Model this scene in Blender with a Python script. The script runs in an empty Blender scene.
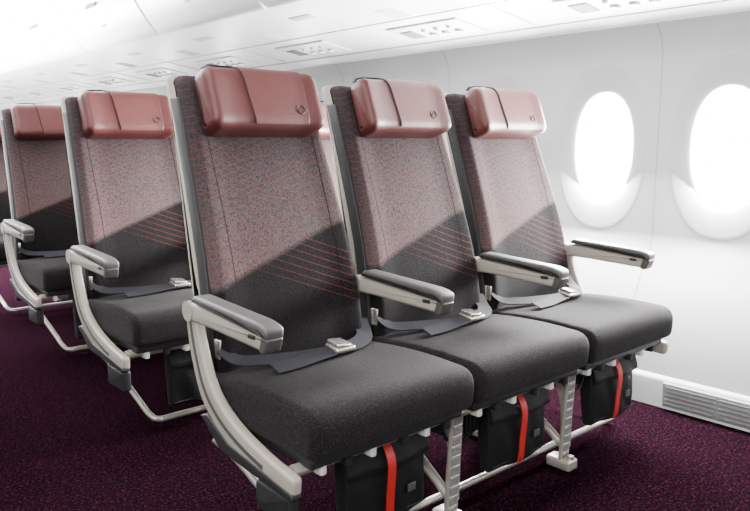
import bpy, bmesh, math, random
from mathutils import Vector, Matrix
random.seed(4)
scene=bpy.context.scene
COL=scene.collection

# ---------------------------------------------------------------- materials
class NT:
    def __init__(s,name):
        s.m=bpy.data.materials.new(name); s.m.use_nodes=True
        s.t=s.m.node_tree; s.b=s.t.nodes['Principled BSDF']
    def n(s,typ,**kw):
        x=s.t.nodes.new(typ)
        for k,v in kw.items(): setattr(x,k,v)
        return x
    def l(s,a,b): s.t.links.new(a,b)
    def math(s,op,a,b=None,c=None):
        x=s.n('ShaderNodeMath',operation=op)
        for i,v in enumerate((a,b,c)):
            if v is None: continue
            if isinstance(v,(int,float)): x.inputs[i].default_value=v
            else: s.l(v,x.inputs[i])
        return x.outputs[0]
    def mix(s,f,a,b,typ='MIX'):
        x=s.n('ShaderNodeMix',data_type='RGBA',blend_type=typ)
        for i,v in ((0,f),(6,a),(7,b)):
            if isinstance(v,(int,float)): x.inputs[i].default_value=v
            elif isinstance(v,tuple): x.inputs[i].default_value=(*v,1)
            else: s.l(v,x.inputs[i])
        return x.outputs[2]
    def noise(s,vec,scale,detail=2,rough=.5):
        x=s.n('ShaderNodeTexNoise'); x.inputs['Scale'].default_value=scale
        x.inputs['Detail'].default_value=detail; x.inputs['Roughness'].default_value=rough
        if vec is not None: s.l(vec,x.inputs['Vector'])
        return x.outputs['Fac']
    def rng(s,v,a,b,c,d):
        x=s.n('ShaderNodeMapRange'); s.l(v,x.inputs[0])
        for i,k in enumerate((a,b,c,d)): x.inputs[i+1].default_value=k
        return x.outputs[0]
    def bump(s,h,strength,dist=.002):
        x=s.n('ShaderNodeBump'); x.inputs['Strength'].default_value=strength
        x.inputs['Distance'].default_value=dist
        s.l(h,x.inputs['Height']); s.l(x.outputs[0],s.b.inputs['Normal'])
    def obj(s): return s.n('ShaderNodeTexCoord').outputs['Object']

def plain(name,col,rough=.5,metal=0,var=.06,scale=40,bump=0,spec=.5):
    k=NT(name); o=k.obj(); nz=k.noise(o,scale,3)
    c=k.mix(nz,tuple(max(0,x*(1-var)) for x in col),tuple(min(1,x*(1+var)) for x in col))
    k.l(c,k.b.inputs['Base Color'])
    k.b.inputs['Roughness'].default_value=rough; k.b.inputs['Metallic'].default_value=metal
    k.b.inputs['Specular IOR Level'].default_value=spec
    if bump: k.bump(nz,bump)
    return k.m

def leather(name,col):
    k=NT(name); o=k.obj()
    nz=k.noise(o,22,3); fine=k.noise(o,420,2)
    c=k.mix(nz,tuple(x*.85 for x in col),tuple(min(1,x*1.15) for x in col))
    k.l(c,k.b.inputs['Base Color']); k.b.inputs['Roughness'].default_value=.45
    k.b.inputs['Specular IOR Level'].default_value=.35
    k.bump(fine,.35,.001)
    return k.m

def fabric(name,back):
    k=NT(name); o=k.obj()
    sp=k.n('ShaderNodeSeparateXYZ'); k.l(o,sp.inputs[0]); u,y,z=sp.outputs
    g1=k.noise(o,330,2,.7); g2=k.noise(o,130,2,.6)
    grain=k.math('ADD',k.math('MULTIPLY',g1,.7),k.math('MULTIPLY',g2,.3))
    gr=k.rng(grain,.36,.64,.40,1.65)
    low=(.0070,.0060,.0066)
    if back:
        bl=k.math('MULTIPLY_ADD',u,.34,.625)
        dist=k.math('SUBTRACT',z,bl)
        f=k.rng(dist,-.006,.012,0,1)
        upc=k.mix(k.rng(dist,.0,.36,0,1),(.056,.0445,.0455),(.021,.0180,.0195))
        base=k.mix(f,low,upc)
        def fam(slope,period,half,thr,amp):
            q=k.math('MULTIPLY_ADD',u,slope,z)
            fr=k.math('FRACT',k.math('DIVIDE',q,period))
            d=k.math('MULTIPLY',k.math('ABSOLUTE',k.math('SUBTRACT',fr,.5)),period)
            ln=k.rng(d,half*.5,half*1.3,1,0)
            cmb=k.n('ShaderNodeCombineXYZ'); k.l(k.math('MULTIPLY',u,4),cmb.inputs[0]); k.l(k.math('MULTIPLY',q,24),cmb.inputs[1])
            dn=k.noise(cmb.outputs[0],1.0,2)
            m=k.rng(dn,thr-.12,thr+.08,0.12,amp)
            return k.math('MULTIPLY',ln,m)
        fu=k.math('MAXIMUM',fam(-.34,.0165,.0011,.50,.65),k.math('MAXIMUM',fam(.40,.0205,.0011,.51,.62),fam(.62,.043,.0011,.53,.45)))
        fade=k.rng(z,1.02,.68,.50,1.0)
        fu=k.math('MULTIPLY',k.math('MULTIPLY',fu,f),fade)
        q=k.math('MULTIPLY_ADD',u,.38,z)
        band=k.math('MULTIPLY',k.math('GREATER_THAN',q,.735),k.math('LESS_THAN',q,.882))
        ln=k.math('LESS_THAN',k.math('FRACT',k.math('DIVIDE',q,.021)),.085)
        inv=k.math('SUBTRACT',1.0,f)
        ex=k.math('MULTIPLY',k.math('MULTIPLY',band,ln),k.math('MULTIPLY',inv,k.rng(u,.08,.40,.05,.6)))
        red=k.math('MAXIMUM',fu,ex)
    else:
        base=k.mix(k.rng(g1,.56,.66,0,.30),(.0078,.0066,.0072),(.046,.037,.041)); red=None
    gcol=k.n('ShaderNodeCombineColor')
    for i in range(3): k.l(gr,gcol.inputs[i])
    c=k.mix(1.0,base,gcol.outputs[0],'MULTIPLY')
    if red is not None:
        c=k.mix(red,c,(.15,.024,.020))
        s1=k.math('LESS_THAN',k.math('ABSOLUTE',k.math('SUBTRACT',u,.090)),.0016)
        s2=k.math('LESS_THAN',k.math('ABSOLUTE',k.math('SUBTRACT',u,.410)),.0016)
        c=k.mix(k.math('MULTIPLY',k.math('MAXIMUM',s1,s2),.8),c,(.003,.003,.003))
    k.l(c,k.b.inputs['Base Color']); k.b.inputs['Roughness'].default_value=.92
    k.b.inputs['Specular IOR Level'].default_value=.08
    k.b.inputs['Sheen Weight'].default_value=.04; k.b.inputs['Sheen Roughness'].default_value=.4
    k.bump(grain,.7,.0035)
    return k.m

def carpet():
    k=NT('carpet'); o=k.obj()
    v=k.n('ShaderNodeTexVoronoi'); v.inputs['Scale'].default_value=110; k.l(o,v.inputs['Vector'])
    nz=k.noise(o,120,2,.7)
    c=k.mix(k.rng(v.outputs['Distance'],.0,.55,1,0),(.0028,.0012,.0022),(.0095,.0020,.0050))
    c=k.mix(k.rng(nz,.55,.66,0,.50),c,(.042,.009,.019))
    k.l(c,k.b.inputs['Base Color']); k.b.inputs['Roughness'].default_value=1
    k.b.inputs['Specular IOR Level'].default_value=.0
    k.bump(nz,.6,.004); return k.m

def emis(name,col,st):
    k=NT(name); o=k.obj(); nz=k.noise(o,2,1)
    c=k.mix(nz,col,tuple(min(1,x*1.02) for x in col))
    k.l(c,k.b.inputs['Emission Color']); k.b.inputs['Emission Strength'].default_value=st
    k.b.inputs['Base Color'].default_value=(.9,.9,.9,1)
    return k.m

M=dict(
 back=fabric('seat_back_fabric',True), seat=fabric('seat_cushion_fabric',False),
 head=leather('headrest_leather',(.066,.0145,.0140)), flap=leather('headrest_flap_leather',(.074,.0170,.0162)),
 beige=plain('beige_plastic',(.25,.23,.195),.4), pad=plain('armrest_pad',(.042,.041,.039),.5,bump=.1,scale=300),
 dark=plain('dark_plastic',(.012,.012,.013),.5,spec=.3), black=plain('black_nylon',(.0045,.0045,.005),.6,bump=.3,scale=200,spec=.18),
 steel=plain('brushed_alloy',(.40,.375,.335),.35,.6), strap=plain('belt_webbing',(.018,.018,.022),.8,bump=.3,scale=400,spec=.1),
 red=plain('red_strap',(.32,.007,.006),.55), silver=plain('buckle_steel',(.62,.59,.54),.25,.85),
 wall=plain('sidewall_panel',(.53,.54,.555),.45,var=.012,scale=3), bezel=plain('window_bezel',(.50,.51,.525),.5,var=.015,scale=4),
 bin=plain('bin_plastic',(.72,.72,.72),.35,var=.01,scale=3), ceil=plain('ceiling_panel',(.88,.88,.88),.6,var=.01,scale=3),
 psu=plain('service_panel_grey',(.36,.36,.36),.45,var=.03), gap=plain('gap_shadow_grey',(.12,.12,.125),.8),  # gap: dark grey for small parts and the painted bin-edge shadow line
 lens=emis('reading_light_lens',(1,.97,.9),2.0), pane=emis('window_daylight',(.98,.99,1),20.0),
 carpet=carpet(), vent=plain('vent_grey',(.22,.22,.23),.5), label=plain('white_label',(.5,.5,.48),.6))

# ---------------------------------------------------------------- mesh helpers
def mk(name,verts,faces,mat,parent=None,loc=None,angle=38,smooth=True):
    me=bpy.data.meshes.new(name); me.from_pydata([tuple(v) for v in verts],[],faces); me.update()
    bm=bmesh.new(); bm.from_mesh(me); bmesh.ops.recalc_face_normals(bm,faces=bm.faces); bm.to_mesh(me); bm.free()
    if smooth:
        for p in me.polygons: p.use_smooth=True
        me.set_sharp_from_angle(angle=math.radians(angle))
    me.materials.append(mat)
    o=bpy.data.objects.new(name,me); COL.objects.link(o)
    if parent: o.parent=parent
    if loc: o.location=loc
    return o
def rpoly(pts,rad,n=5,maxl=None):
    N=len(pts); out=[]
    if not isinstance(rad,(list,tuple)): rad=[rad]*N
    for i in range(N):
        P=Vector(pts[i]); A=Vector(pts[i-1]); B=Vector(pts[(i+1)%N]); r=rad[i]
        if r<=0: out.append(P); continue
        a=P+(A-P).normalized()*min(r,(A-P).length*.48); b=P+(B-P).normalized()*min(r,(B-P).length*.48)
        for j in range(n+1):
            t=j/n; out.append(a*(1-t)**2+P*2*t*(1-t)+b*t*t)
    if maxl:
        o2=[]
        for i,p in enumerate(out):
            q=out[(i+1)%len(out)]; o2.append(p); L=(q-p).length
            m=int(L/maxl)
            for j in range(1,m+1): o2.append(p.lerp(q,j/(m+1)))
        out=o2
    return out
def normals(pr):
    N=len(pr); A=sum(pr[i].x*pr[(i+1)%N].y-pr[(i+1)%N].x*pr[i].y for i in range(N)); sg=1 if A>0 else -1
    res=[]
    for i in range(N):
        e1=(pr[i]-pr[i-1]); e2=(pr[(i+1)%N]-pr[i])
        t=(e1.normalized() if e1.length>1e-7 else Vector((0,0)))+(e2.normalized() if e2.length>1e-7 else Vector((0,0)))
        if t.length<1e-6: t=e2
        t.normalize(); res.append(Vector((t.y,-t.x))*sg)
    return res
def extr(name,prof,u0,u1,r,mat,parent=None,nseg=4,nmid=6,deform=None,axis='x',angle=38,loc=None):
    prof=[Vector(p) for p in prof]; nr=normals(prof); secs=[]
    for k in range(nseg+1):
        a=math.pi/2*(1-k/nseg); secs.append((u0+r-r*math.sin(a),r-r*math.cos(a)))
    for k in range(1,nmid): secs.append((u0+r+(u1-u0-2*r)*k/nmid,0))
    for k in range(nseg+1):
        a=math.pi/2*(k/nseg); secs.append((u1-r+r*math.sin(a),r-r*math.cos(a)))
    V=[];F=[];N=len(prof)
    for (u,ins) in secs:
        for p,n in zip(prof,nr):
            q=p-n*ins
            v=Vector((u,q.x,q.y))
            if deform: v=deform(v,(u-u0)/(u1-u0))
            if axis=='y': v=Vector((v.y,v.x,v.z))
            if axis=='z': v=Vector((v.y,v.z,v.x))
            V.append(v)
    for s in range(len(secs)-1):
        for i in range(N):
            j=(i+1)%N; F.append((s*N+i,s*N+j,(s+1)*N+j,(s+1)*N+i))
    F.append(tuple(range(N))[::-1]); F.append(tuple((len(secs)-1)*N+i for i in range(N)))
    return mk(name,V,F,mat,parent,loc,angle)
def box(name,c,s,r,mat,parent=None,rot=None):
    hx,hy,hz=[a/2 for a in s]; r=min(r,hx*.9,hy*.9,hz*.9)
    o=extr(name,rpoly([(-hy,-hz),(hy,-hz),(hy,hz),(-hy,hz)],r,3),-hx,hx,r,mat,parent,3,1)
    o.location=c
    if rot: o.rotation_euler=rot
    return o
def catmull(P,n=8):
    P=[Vector(p) for p in P]; out=[]
    Q=[P[0]*2-P[1]]+P+[P[-1]*2-P[-2]]
    for i in range(1,len(Q)-2):
        a,b,c,d=Q[i-1:i+3]
        for j in range(n):
            t=j/n; out.append(.5*((2*b)+(c-a)*t+(2*a-5*b+4*c-d)*t*t+(3*b-a-3*c+d)*t**3))
    out.append(P[-1]); return out
def ribbon(name,path,w,th,mat,parent=None,up=(0,0,1),n=8,wf=None):
    pts=catmull(path,n); V=[];F=[]
    for i,p in enumerate(pts):
        t=(pts[min(i+1,len(pts)-1)]-pts[max(i-1,0)]).normalized()
        u=Vector(up(i/(len(pts)-1)) if callable(up) else up); s=t.cross(u).normalized(); nn=s.cross(t)
        ww=w*(wf(i/(len(pts)-1)) if wf else 1)
        for a,b in ((-1,-1),(1,-1),(1,1),(-1,1)): V.append(p+s*a*ww/2+nn*b*th/2)
    for i in range(len(pts)-1):
        for k in range(4):
            l=(k+1)%4; F.append((i*4+k,i*4+l,i*4+4+l,i*4+4+k))
    F.append((3,2,1,0)); e=(len(pts)-1)*4; F.append((e,e+1,e+2,e+3))
    return mk(name,V,F,mat,parent,angle=50)
def tube(name,path,r,mat,parent=None,smooth=True,n=6,sides=10):
    pts=catmull(path,n) if smooth else [Vector(p) for p in path]
    V=[];F=[];prev=None
    for i,p in enumerate(pts):
        t=(pts[min(i+1,len(pts)-1)]-pts[max(i-1,0)]).normalized()
        if prev is None:
            a=Vector((0,0,1)) if abs(t.z)<.9 else Vector((1,0,0)); s=t.cross(a).normalized()
        else: s=(prev-t*prev.dot(t)).normalized()
        prev=s; b=t.cross(s)
        for k in range(sides):
            an=2*math.pi*k/sides; V.append(p+s*math.cos(an)*r+b*math.sin(an)*r)
    for i in range(len(pts)-1):
        for k in range(sides):
            l=(k+1)%sides; F.append((i*sides+k,i*sides+l,(i+1)*sides+l,(i+1)*sides+k))
    F.append(tuple(range(sides))); F.append(tuple((len(pts)-1)*sides+k for k in range(sides)))
    return mk(name,V,F,mat,parent,angle=50)
def cyl(name,c,r,h,axis,mat,parent=None,n=24):
    d={'x':Vector((1,0,0)),'y':Vector((0,1,0)),'z':Vector((0,0,1))}[axis]*h/2
    return tube(name,[Vector(c)-d,Vector(c)+d],r,mat,parent,False,sides=n)
def empty(name,loc,parent=None):
    e=bpy.data.objects.new(name,None); e.empty_display_size=.1; COL.objects.link(e); e.location=loc
    if parent: e.parent=parent
    return e

# ---------------------------------------------------------------- seat parts (seat local: x across 0..0.5, y back, z up)
FR=[(.395,.40),(.398,.50),(.412,.60),(.437,.70),(.470,.80),(.507,.90),(.545,1.0),(.583,1.10),(.604,1.155)]
def frt(z):
    for (a,za),(b,zb) in zip(FR,FR[1:]):
        if z<=zb: return a+(b-a)*(z-za)/(zb-za)
    return FR[-1][0]
def taper(v):
    k=1+.16*min(1,max(0,(1.12-v.z)/.62)); v.x=.25+(v.x-.25)*k; return v
def seat_part_builders():
    parts=[]
    pr=rpoly([(0,.348),(-.006,.452),(.20,.462),(.45,.440),(.45,.345)],[.03,.05,.2,.02,.02],7,.03)
    def dfm(v,s):
        if v.z>.42: v.z+=.008*(1-(2*s-1)**4)-.002
        return v
    parts.append(extr('seat_cushion',pr,.004,.496,.022,M['seat'],nseg=5,nmid=12,deform=dfm))
    parts.append(extr('seat_pan',rpoly([(.03,.325),(.03,.35),(.45,.35),(.45,.325)],.008),.02,.48,.006,M['dark']))
    rear=[(y+.058,z) for y,z in reversed(FR)]
    pr=rpoly([Vector(p) for p in FR]+[Vector(p) for p in rear],[.01]+[.04]*7+[.028,.028]+[.04]*7+[.01],4,.03)
    def dback(v,s):
        e=abs(2*s-1); f=max(0,(e-.55)/.45)
        if v.y<frt(min(max(v.z,.4),1.15))+.03: v.y-= .016*f*f*(3-2*f)
        return taper(v)
    parts.append(extr('back_cushion',pr,.056,.442,.022,M['back'],nseg=5,nmid=16,deform=dback))
    f2=[(y+.040,z) for y,z in FR]; f2[-1]=(.65,1.162)
    r2=[(y+.085,z) for y,z in reversed(FR)]; r2[0]=(.682,1.152)
    pr=rpoly([Vector(p) for p in f2]+[Vector(p) for p in r2],[.01]+[.04]*7+[.02,.02]+[.04]*7+[.01],4,.04)
    parts.append(extr('back_shell',pr,.052,.446,.012,M['beige'],nseg=4,nmid=8,deform=lambda v,s:taper(v)))
    f3=[(y+.024,z) for y,z in FR[:-1]]; r3=[(y+.066,z) for y,z in reversed(FR[:-1])]
    parts.append(extr('shell_seal',rpoly([Vector(p) for p in f3+r3],.004,2),.0505,.4475,.004,M['dark'],nmid=2,deform=lambda v,s:taper(v)))
    # headrest
    t=Vector((.345,.938)); nf=Vector((-.938,.345)); c=Vector((frt(1.08),1.076))+nf*.042
    H=.164; T=.084
    corners=[c-t*H/2-nf*T/2,c+t*H/2-nf*T/2,c+t*H/2+nf*T/2,c-t*H/2+nf*T/2]
    pr=rpoly(corners,[.015,.034,.042,.034],7,.02)
    W0,W1=.073,.412
    def dh(v,s):
        e=abs(2*s-1); v.y-=.018*max(0,(e-.5)/.5)**2; return v
    parts.append(extr('headrest_pad',pr,W0,W1,.028,M['head'],nseg=6,nmid=14,deform=dh))
    nr=normals([Vector(p) for p in pr])
    ring=[(Vector(p)+n*.0045,n) for p,n in zip(pr,nr)]
    idx=[i for i,(p,n) in enumerate(ring)]
    def key(p): d=p-c; return d.dot(t),d.dot(nf)
    start=min(idx,key=lambda i:(abs(key(ring[i][0])[0]-.03)+(0 if key(ring[i][0])[1]<0 else 9)))
    seq=[]; i=start
    step=1 if key(ring[(start+1)%len(ring)][0])[0]>key(ring[start][0])[0] else -1
    while True:
        p,n=ring[i%len(ring)]; a,b=key(p)
        seq.append((p,n))
        if b>0 and a<-H/2+.012: break
        i+=step
        if len(seq)>len(ring): break
    V=[];F=[];nu=12; L=len(seq)
    def lim(s): return W0+(W1-W0)*(.25+.11*s), W0+(W1-W0)*(.86-.03*s)
    for k,(p,n) in enumerate(seq):
        s=k/(L-1); ua,ub=lim(s)
        for lay in (0,1):
            for j in range(nu+1):
                u=ua+(ub-ua)*j/nu; q=p-n*(.006*(1-lay)) ; v=Vector((u,q.x,q.y)); V.append(dh(v,(u-W0)/(W1-W0)))
    st=2*(nu+1)
    for k in range(L-1):
        for j in range(nu):
            a=k*st+j; F.append((a+nu+1,a+nu+2,a+st+nu+2,a+st+nu+1)); F.append((a,a+1,a+st+1,a+st))
        for j in (0,nu):
            a=k*st+j; F.append((a,a+nu+1,a+st+nu+1,a+st))
    for k in (0,L-1):
        for j in range(nu):
            a=k*st+j; F.append((a,a+1,a+nu+2,a+nu+1))
    parts.append(mk('headrest_flap',V,F,M['flap']))
    for e,nm in ((0,'flap_seam_a'),(1,'flap_seam_b')):
        P=[]
        for k,(p,n) in enumerate(seq):
            s=k/(L-1); ua,ub=lim(s)
            u=ua-.001 if e==0 else ub+.001; q=p-n*.003
            P.append(dh(Vector((u,q.x,q.y)),(u-W0)/(W1-W0)))
        parts.append(tube(nm,P,.0017,M['dark'],smooth=False,sides=6))
    bu=.334
    pc=c+nf*(T/2+.0055)-t*.036; R=.012; P=[]
    for j in range(25):
        a=2*math.pi*j/24; q=pc+t*R*math.sin(a); P.append(Vector((bu+R*math.cos(a),q.x,q.y)))
    P=[dh(v,(v.x-W0)/(W1-W0)) for v in P]
    parts.append(tube('badge_ring',P,.0011,M['dark'],smooth=False,sides=6))
    P=[]
    for j in range(9):
        a=math.pi*(.2+.9*j/8); q=pc+t*R*.5*math.sin(a*1.3); P.append(dh(Vector((bu+R*.7*math.cos(a),q.x,q.y)),.77))
    parts.append(tube('badge_swirl',P,.0012,M['dark'],smooth=False,sides=6))
    tp=c+t*H/2
    parts.append(ribbon('headrest_pull_strap',[(.10,tp.x+.015,tp.y-.004),(.115,tp.x+.012,tp.y+.008),(.19,tp.x+.01,tp.y+.010),(.25,tp.x+.012,tp.y+.007),(.262,tp.x+.015,tp.y-.006)],.02,.004,M['black']))
    parts.append(tube('front_beam',[(.0,.07,.318),(.5,.07,.318)],.014,M['steel'],smooth=False,sides=14))
    parts.append(tube('rear_beam',[(.0,.33,.305),(.5,.33,.305)],.018,M['steel'],smooth=False,sides=14))
    for k,u in enumerate((.06,.13,.20,.30,.37,.44)):
        parts.append(box('beam_clip_%d'%k,(u,.062,.325),(.018,.046,.05),.006,M['dark'] if k%2 else M['label']))
    return parts
def armrest_builders(x):
    o=[]
    pr=rpoly([(.117,.565),(.109,.600),(.40,.620),(.462,.620),(.462,.572),(.38,.575)],[.015,.01,.02,.02,.03,.05],6,.05)
    o.append(extr('armrest_body',pr,x-.019,x+.019,.010,M['beige'],nmid=2))
    pr=rpoly([(.101,.592),(.097,.617),(.130,.627),(.40,.641),(.415,.625),(.130,.606)],[.006,.012,.02,.010,.008,.01],5,.05)
    o.append(extr('armrest_pad',pr,x-.0235,x+.0235,.008,M['pad'],nmid=2))
    pr=rpoly([(.111,.560),(.097,.596),(.123,.600),(.135,.564)],[.012,.006,.004,.01],5)
    o.append(extr('armrest_nose',pr,x-.021,x+.021,.006,M['pad'],nmid=2))
    o.append(box('armrest_button',(x-.0195,.158,.592),(.004,.026,.009),.002,M['dark']))
    o.append(cyl('armrest_pivot',(x,.435,.598),.024,.042,'x',M['beige']))
    return o
def spreader(x,nm):
    cl=catmull([(.440,.620,0),(.432,.56,0),(.412,.49,0),(.37,.41,0),(.285,.352,0),(.16,.315,0),(.03,.300,0)],6)
    hw=[.020,.025,.029,.032,.031,.029,.022]
    L=[];R=[]
    for i,p in enumerate(cl):
        t=(cl[min(i+1,len(cl)-1)]-cl[max(i-1,0)]).normalized(); n=Vector((-t.y,t.x,0))
        f=i/(len(cl)-1)*6; a=int(min(5,f)); h=hw[a]+(hw[a+1]-hw[a])*(f-a)
        L.append((p+n*h).to_2d()); R.append((p-n*h).to_2d())
    o=[extr(nm,rpoly(L+R[::-1],.012,3),x-.013,x+.013,.008,M['beige'],nmid=2)]
    cl2=cl[4:-3]; P=[Vector((x-.0132,p.x,p.y)) for p in cl2]
    o.append(ribbon('spreader_inlay',P[::3],.010,.002,M['pad'],up=(1,0,0),n=4))
    return o
def inst(parts,parent,off=(0,0,0)):
    for p in parts:
        q=p.copy(); COL.objects.link(q); q.parent=parent; q.location=Vector(p.location)+Vector(off)
def drop(parts):
    for p in parts: bpy.data.objects.remove(p)

X0,Y0=.815,1.102
ROWOFF=[(0,0),(.09,1.04),(.17,2.14),(.21,3.2)]
seatP=seat_part_builders()
armMid=armrest_builders(0)
sprd=spreader(0,'side_spreader')
def extra_aisle():
    o=[]
    o.append(extr('spreader_under_trim',rpoly([(.03,.272),(.03,.290),(.28,.322),(.37,.365),(.40,.355),(.31,.292)],.008,3),-.030,-.004,.005,M['dark'],nmid=1))
    o.append(box('aisle_control_box',(-.004,.12,.235),(.03,.13,.070),.01,M['dark']))
    return o
aisleX=extra_aisle()
def belt():
    o=[]
    up=lambda s:(0,-.35,1)
    o.append(ribbon('belt_strap_a',[(.030,.395,.505),(.055,.368,.478),(.11,.335,.474),(.19,.305,.473),(.275,.285,.474)],.044,.003,M['strap'],up=up))
    o.append(ribbon('belt_strap_b',[(.322,.285,.476),(.38,.305,.474),(.43,.340,.474),(.462,.380,.480),(.475,.410,.505)],.044,.003,M['strap'],up=up))
    o.append(ribbon('belt_tail',[(.27,.275,.480),(.215,.270,.477),(.15,.262,.474),(.09,.262,.4735)],.040,.003,M['strap'],up=up))
    o.append(box('buckle_base',(.302,.283,.482),(.062,.054,.014),.006,M['silver'],rot=(.15,0,0)))
    o.append(box('buckle_lid',(.296,.281,.493),(.044,.048,.010),.005,M['silver'],rot=(.15,.12,0)))
    o.append(box('belt_anchor',(.03,.41,.50),(.010,.03,.05),.004,M['silver']))
    return o
beltP=belt()
def pouch():
    o=[]
    pr=rpoly([(.090,.292),(.076,.20),(.082,.098),(.122,.095),(.138,.20),(.140,.292)],[.010,.05,.012,.012,.05,.01],5,.02)
    def d(v,s):
        e=abs(2*s-1)
        if v.y<.11: v.y+=.010*e*e+.0015*math.sin(s*19+v.z*40)
        v.z+=.003*math.sin(s*8); return v
    o.append(extr('pouch_body',pr,.160,.412,.009,M['black'],nmid=22,deform=d,angle=45))
    o.append(extr('pouch_flap',rpoly([(.084,.300),(.068,.252),(.070,.236),(.088,.288)],[.004]*4,3),.157,.415,.004,M['black'],nmid=16,deform=d,angle=45))
    o.append(ribbon('red_pull_strap',[(.272,.080,.298),(.272,.063,.270),(.272,.059,.24),(.272,.064,.18),(.274,.069,.125),(.275,.075,.105)],.024,.003,M['red'],up=(0,1,0)))
    o.append(box('pouch_label',(.350,.0735,.170),(.026,.003,.020),.001,M['pad']))
    o.append(tube('pouch_piping',[(.166,.083,.115),(.408,.083,.115)],.0018,M['strap'],smooth=False,sides=6))
    for u in (.19,.38): o.append(box('pouch_hanger',(u,.105,.30),(.018,.010,.05),.003,M['black']))
    return o
pouchP=pouch()
def leg():
    o=[]
    F0=Vector((0,.085,.31)); F1=Vector((0,.100,.03))
    for k,dx in enumerate((-.017,.017)):
        o.append(tube('leg_rail_%d'%k,[F0+Vector((dx,0,0)),F1+Vector((dx,0,0))],.0065,M['steel'],smooth=False,sides=8))
    o.append(extr('leg_web',[(.093,.03),(.079,.31),(.086,.31),(.100,.03)],-.014,.014,.001,M['gap'],nseg=1,nmid=1,angle=20))
    for k in range(10):
        p=F0.lerp(F1,(k+.3)/10); o.append(box('leg_rung_%d'%k,(p.x,p.y,p.z),(.034,.016,.010),.002,M['steel']))
    o.append(tube('leg_brace',[(0,.10,.07),(0,.40,.27)],.013,M['steel'],smooth=False))
    o.append(tube('leg_rear',[(0,.42,.30),(0,.45,.02)],.014,M['steel'],smooth=False))
    o.append(extr('leg_side_plate',rpoly([(.09,.06),(.085,.28),(.12,.30),(.17,.30),(.13,.20),(.12,.06)],.01,3),.016,.022,.001,M['steel'],nseg=1,nmid=1,angle=20))
    o.append(box('floor_fitting',(0,.105,.018),(.05,.085,.034),.008,M['steel']))
    o.append(box('floor_fitting_rear',(0,.45,.016),(.05,.08,.030),.008,M['steel']))
    o.append(cyl('fitting_bolt',(0,.075,.040),.010,.012,'z',M['silver'],n=12))
    return o
legP=leg()
def frame_parts():
    o=[]
    o.append(tube('baggage_bar',[(.06,.50,.24),(.10,.44,.18),(.125,.30,.09),(.135,.215,.045),(.16,.190,.030),(.24,.185,.030),(.8,.18,.032),(1.36,.175,.034),(1.44,.18,.036),(1.47,.21,.05),(1.475,.30,.09),(1.48,.44,.18)],.0105,M['steel'],n=8))
    o.append(box('power_box',(.60,.20,.26),(.11,.16,.09),.008,M['dark']))
    for k in range(6): o.append(box('power_box_fin_%d'%k,(.56+.016*k,.118,.26),(.006,.010,.075),.002,M['black']))
    o.append(box('power_box_second',(1.12,.20,.265),(.10,.14,.07),.008,M['dark']))
    o.append(tube('cable',[(.48,.11,.30),(.50,.10,.24),(.55,.11,.22),(.60,.13,.20),(.68,.13,.24)],.005,M['black']))
    o.append(tube('cable_loop',[(1.0,.11,.30),(1.04,.10,.25),(1.10,.10,.24),(1.16,.12,.28)],.005,M['black']))
    return o
frameP=frame_parts()
for r,(ox,oy) in enumerate(ROWOFF):
    for i in range(3):
        e=empty('airplane_seat',(X0+ox+.5*i,Y0+oy,0))
        inst(seatP,e)
        inst(armMid,e,(-.014 if i==0 else 0,0,0))
        if i==0: inst(sprd,e,(-.014,0,0)); inst(aisleX,e)
        if i==2: inst(armMid,e,(.512,0,0)); inst(sprd,e,(.516,0,0))
        b=empty('seat_belt',(0,0,0),e); inst(beltP,b)
        p=empty('life_vest_pouch',(0,0,0),e); inst(pouchP,p)
    f=empty('seat_support_frame',(X0+ox,Y0+oy,0)); inst(frameP,f)
    for lx in (.52,1.03): inst(legP,f,(lx,0,0))
for P in (seatP,armMid,sprd,aisleX,beltP,pouchP,legP,frameP): drop(P)

# ---------------------------------------------------------------- cabin shell
YA,YB=-1.5,10.5
WX=2.80; WZ=.97
prof=[(2.58,0),(2.595,.10),(2.64,.28),(2.72,.46),(2.785,.56),(WX,.61),(WX,1.335),(2.79,1.375),(2.765,1.42),(2.735,1.45)]
solid=prof+[(x+.05,z) for x,z in reversed(prof)]
solid[len(prof)+0]=(2.90,1.45)
V=[];F=[];N=len(solid)
for y in (YA,YB):
    for x,z in solid: V.append((x,y,z))
for i in range(N): F.append((i,(i+1)%N,N+(i+1)%N,N+i))
F.append(tuple(range(N))); F.append(tuple(N+i for i in range(N)))
wall=mk('wall_right',V,F,M['wall'],angle=25)
winY=[-.27,.22,.715,1.190,1.705,2.27,2.95,3.9,4.9,5.9,6.9,7.9]
def ell(a,b,y,z,n=64,p=2.25):
    out=[]
    for k in range(n):
        t=2*math.pi*k/n; c,s=math.cos(t),math.sin(t)
        out.append((y+a*math.copysign(abs(c)**(2/p),c),z+b*math.copysign(abs(s)**(2/p),s)))
    return out
OA,OB,IA,IB=.205,.345,.138,.230
CV=[];CF=[]
for y in winY:
    e=ell(OA,OB,y,WZ); n=len(e); b0=len(CV)
    for X in (WX-.2,WX+.3):
        for (yy,zz) in e: CV.append((X,yy,zz))
    for i in range(n): CF.append((b0+i,b0+(i+1)%n,b0+n+(i+1)%n,b0+n+i))
    CF.append(tuple(b0+i for i in range(n))); CF.append(tuple(b0+n+i for i in range(n)))
cut=mk('cutter',CV,CF,M['wall'],smooth=False)
md=wall.modifiers.new('b','BOOLEAN'); md.object=cut; md.operation='DIFFERENCE'; md.solver='EXACT'
dg=bpy.context.evaluated_depsgraph_get(); me=bpy.data.meshes.new_from_object(wall.evaluated_get(dg))
wall.modifiers.clear(); wall.data=me; bpy.data.objects.remove(cut)
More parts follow.
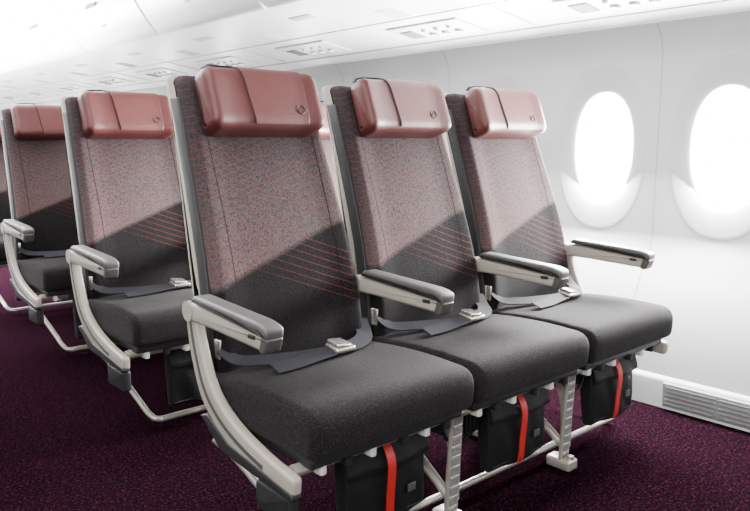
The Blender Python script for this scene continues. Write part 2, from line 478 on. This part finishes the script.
for k,y in enumerate(winY):
    e=empty('window_%d'%(k+1),(0,0,0))
    rings=[(OA+.004,OB+.004,WX-.0005),(OA+.001,OB+.001,WX-.0012),(OA-.010,OB-.012,WX+.000),(OA-.024,OB-.036,WX+.0025),(OA-.042,OB-.070,WX+.006),(IA+.014,IB+.024,WX+.011),(IA+.005,IB+.006,WX+.015),(IA,IB,WX+.022),(IA,IB,WX+.050)]
    V=[];F=[];n=64
    for a,b,x in rings:
        for (yy,zz) in ell(a,b,y,WZ): V.append((x,yy,zz))
    for s in range(len(rings)-1):
        for i in range(n): F.append((s*n+i,s*n+(i+1)%n,(s+1)*n+(i+1)%n,(s+1)*n+i))
    mk('bezel',V,F,M['bezel'],e,angle=60)
    V=[(WX+.024,yy,zz) for yy,zz in ell(IA+.004,IB+.004,y,WZ)]
    V+= [(WX+.029,yy,zz) for yy,zz in ell(IA+.004,IB+.004,y,WZ)]
    F=[tuple(range(n)),tuple(range(n,2*n))]+[(i,(i+1)%n,n+(i+1)%n,n+i) for i in range(n)]
    mk('window_pane',V,F,M['pane'],e,smooth=False)
def along_profile(pr,y,w,th,name,mat):
    V=[];F=[]
    for x,z in pr:
        V+= [(x-th,y-w/2,z),(x-th,y+w/2,z),(x+.002,y+w/2,z),(x+.002,y-w/2,z)]
    for i in range(len(pr)-1):
        for k in range(4): F.append((i*4+k,i*4+(k+1)%4,i*4+4+(k+1)%4,i*4+4+k))
    return mk(name,V,F,mat,smooth=False)
for k,y in enumerate([.47,1.450,2.58,3.42,4.4,5.4,6.4,7.4]):
    along_profile(prof,y,.005,.0012,'trim_%d'%(k+1),M['psu'])
g0=extr('baseboard_right',rpoly([(2.560,0),(2.578,.105),(2.595,.115),(2.66,.115),(2.66,0)],[.002,.01,.01,0,0],3),YA,YB,.001,M['wall'],nmid=1,axis='y')
for k,(ya,yb) in enumerate([(.84,1.25),(3.0,3.43)]):
    e=empty('air_vent',(0,(ya+yb)/2,0)); L=(yb-ya)
    box('vent_frame',(2.562,0,.056),(.014,L,.092),.004,M['vent'],e,rot=(0,-.05,0))
    for j in range(5):
        for h in (0,1): box('vent_louver_%d_%d'%(j,h),(2.5535,(h-.5)*L*.48,.024+.0158*j),(.008,L*.45,.0065),.002,M['gap'],e,rot=(0,.3,0))
def slab(name,x0,x1,y0,y1,z0,z1,mat):
    V=[(x,y,z) for z in (z0,z1) for y in (y0,y1) for x in (x0,x1)]
    F=[(0,1,3,2),(4,5,7,6),(0,1,5,4),(2,3,7,6),(0,2,6,4),(1,3,7,5)]
    return mk(name,V,F,mat,smooth=False)
slab('floor',-2.0,2.90,YA,YB,-.06,0,M['carpet'])
slab('wall_rear',-2.0,2.95,YB+.01,YB+.05,0,2.3,M['ceil'])
und=[(2.735,1.450),(2.70,1.437),(2.665,1.440),(2.62,1.462),(2.30,1.510),(1.95,1.555),(1.82,1.573),(1.82,1.63),(2.74,1.63)]
extr('trim_service_channel',rpoly(und,[.004,.01,.01,.03,.02,.02,.01,0,0],4),YA,YB,.001,M['bin'],nmid=1,axis='y',angle=20)
bp=rpoly([(1.800,1.545),(1.765,1.560),(1.70,1.64),(1.60,1.80),(1.52,1.98),(1.50,2.05),(1.79,2.06),(1.81,1.60)],[.01,.03,.08,.1,.08,.02,.02,.02],6,.05)
by=-1.3
while by<YB-1.01:
    e=empty('overhead_bin',(0,0,0))
    extr('bin_door',bp,by+.005,by+1.0-.005,.010,M['bin'],e,nmid=2,axis='y')
    box('bin_latch',(1.628,by+.5,1.745),(.012,.14,.035),.004,M['gap'],e,rot=(0,math.radians(30),0))
    box('bin_label',(1.690,by+.5,1.640),(.004,.05,.016),.001,M['psu'],e,rot=(0,math.radians(36),0))
    by+=1.0
def zu(x):
    P=[(1.80,1.575),(1.95,1.555),(2.30,1.510),(2.62,1.462)]
    for (a,za),(b,zb) in zip(P,P[1:]):
        if x<=b: return za+(zb-za)*(x-a)/(b-a)
    return 1.462
sl=math.atan2(.048,.32)
def onp(name,x,y,s,r,mat,e,dz=0):
    return box(name,(x,y,zu(x)-dz),s,r,mat,e,rot=(0,sl,0))
onp('trim_wall_shadow_gap',2.60,4.5,(.010,11.9,.006),.001,M['psu'],None,.001)  # unlit grey strip, draws the shadow gap along the wall top
onp('trim_channel_joint',2.26,4.5,(.008,11.9,.004),.001,M['psu'],None,.001)
onp('trim_bin_edge_shadow',1.826,4.5,(.020,11.9,.008),.001,M['gap'],None,.0)  # dark strip painted in as the shadow line under the bin edge
for k in range(-1,9):
    y=1.44+.90*k
    e=empty('reading_light_panel',(0,0,0))
    onp('unit_plate',2.44,y,(.20,.42,.010),.004,M['bin'],e,.003)
    onp('unit_seam_frame',2.44,y,(.208,.428,.006),.002,M['psu'],e,.0005)
    for j in range(3):
        yy=y-.12+.075*j
        for nm,rr,hh,mm in (('light_ring',.020,.014,'psu'),('light_lens',.013,.018,'lens')):
            o=cyl(nm,(0,0,0),rr,hh,'z',M[mm],e); o.location=(2.47,yy,zu(2.47)-.008)
        o=cyl('air_nozzle',(0,0,0),.011,.022,'z',M['psu'],e); o.location=(2.40,yy,zu(2.40)-.008)
    onp('sign_panel',2.44,y+.14,(.10,.08,.006),.002,M['gap'],e,.009)
    for j in range(4): onp('speaker_slot_%d'%j,2.17,y-.06+.03*j,(.12,.010,.006),.002,M['psu'],e,.001)
    onp('access_slot',2.02,y+.42,(.05,.16,.006),.002,M['psu'],e,.000)
    onp('panel_joint',2.22,y+.45,(.70,.006,.004),.001,M['psu'],e,.0005)
extr('ceiling',rpoly([(1.95,2.085),(1.50,2.10),(1.1,2.18),(.2,2.22),(-2.0,2.22),(-2.0,2.28),(1.95,2.28)],[0,.05,.2,.2,0,0,0],5),YA,YB,.001,M['ceil'],nmid=1,axis='y')

# ---------------------------------------------------------------- lights
def area(name,loc,rot,sx,sy,power,col=(1,1,1)):
    l=bpy.data.lights.new(name,'AREA'); l.shape='RECTANGLE'; l.size=sx; l.size_y=sy; l.energy=power; l.color=col
    o=bpy.data.objects.new(name,l); COL.objects.link(o); o.location=loc; o.rotation_euler=rot; return o
area('cabin_ceiling_light',(.4,3.0,2.15),(0,0,0),1.2,7,150)
area('aisle_fill_light',(-1.4,-.6,1.8),(math.radians(66),0,math.radians(-60)),.9,.8,90,(1,.97,.94))
area('rear_washout_fill',(.3,7.0,1.9),(math.radians(20),0,0),2.2,3,2800)  # added lamp, no fixture: washes the far cabin out to white
area('rear_bin_fill',(1.1,6.8,1.2),(math.radians(180),math.radians(-12),0),.3,5,1500)  # added fill hanging in mid-air, whitens rear bins and ceiling
for y in (1.190,1.705,2.27):
    area('window_daylight_beam',(WX-.03,y,WZ+.02),(0,math.radians(76),0),.40,.24,170,(1,.99,.97))
w=bpy.data.worlds.new('cabin_ambient'); scene.world=w; w.use_nodes=True
bg=w.node_tree.nodes['Background']; bg.inputs[0].default_value=(1,1,1,1); bg.inputs[1].default_value=1.35

# ---------------------------------------------------------------- camera
cd=bpy.data.cameras.new('camera'); cam=bpy.data.objects.new('camera',cd); COL.objects.link(cam)
cam.location=(0,0,.985); cam.rotation_euler=(math.radians(90-8.7),0,math.radians(-41.685))
cd.sensor_width=36; cd.lens=730.4/750*36; cd.clip_start=.02
scene.camera=cam
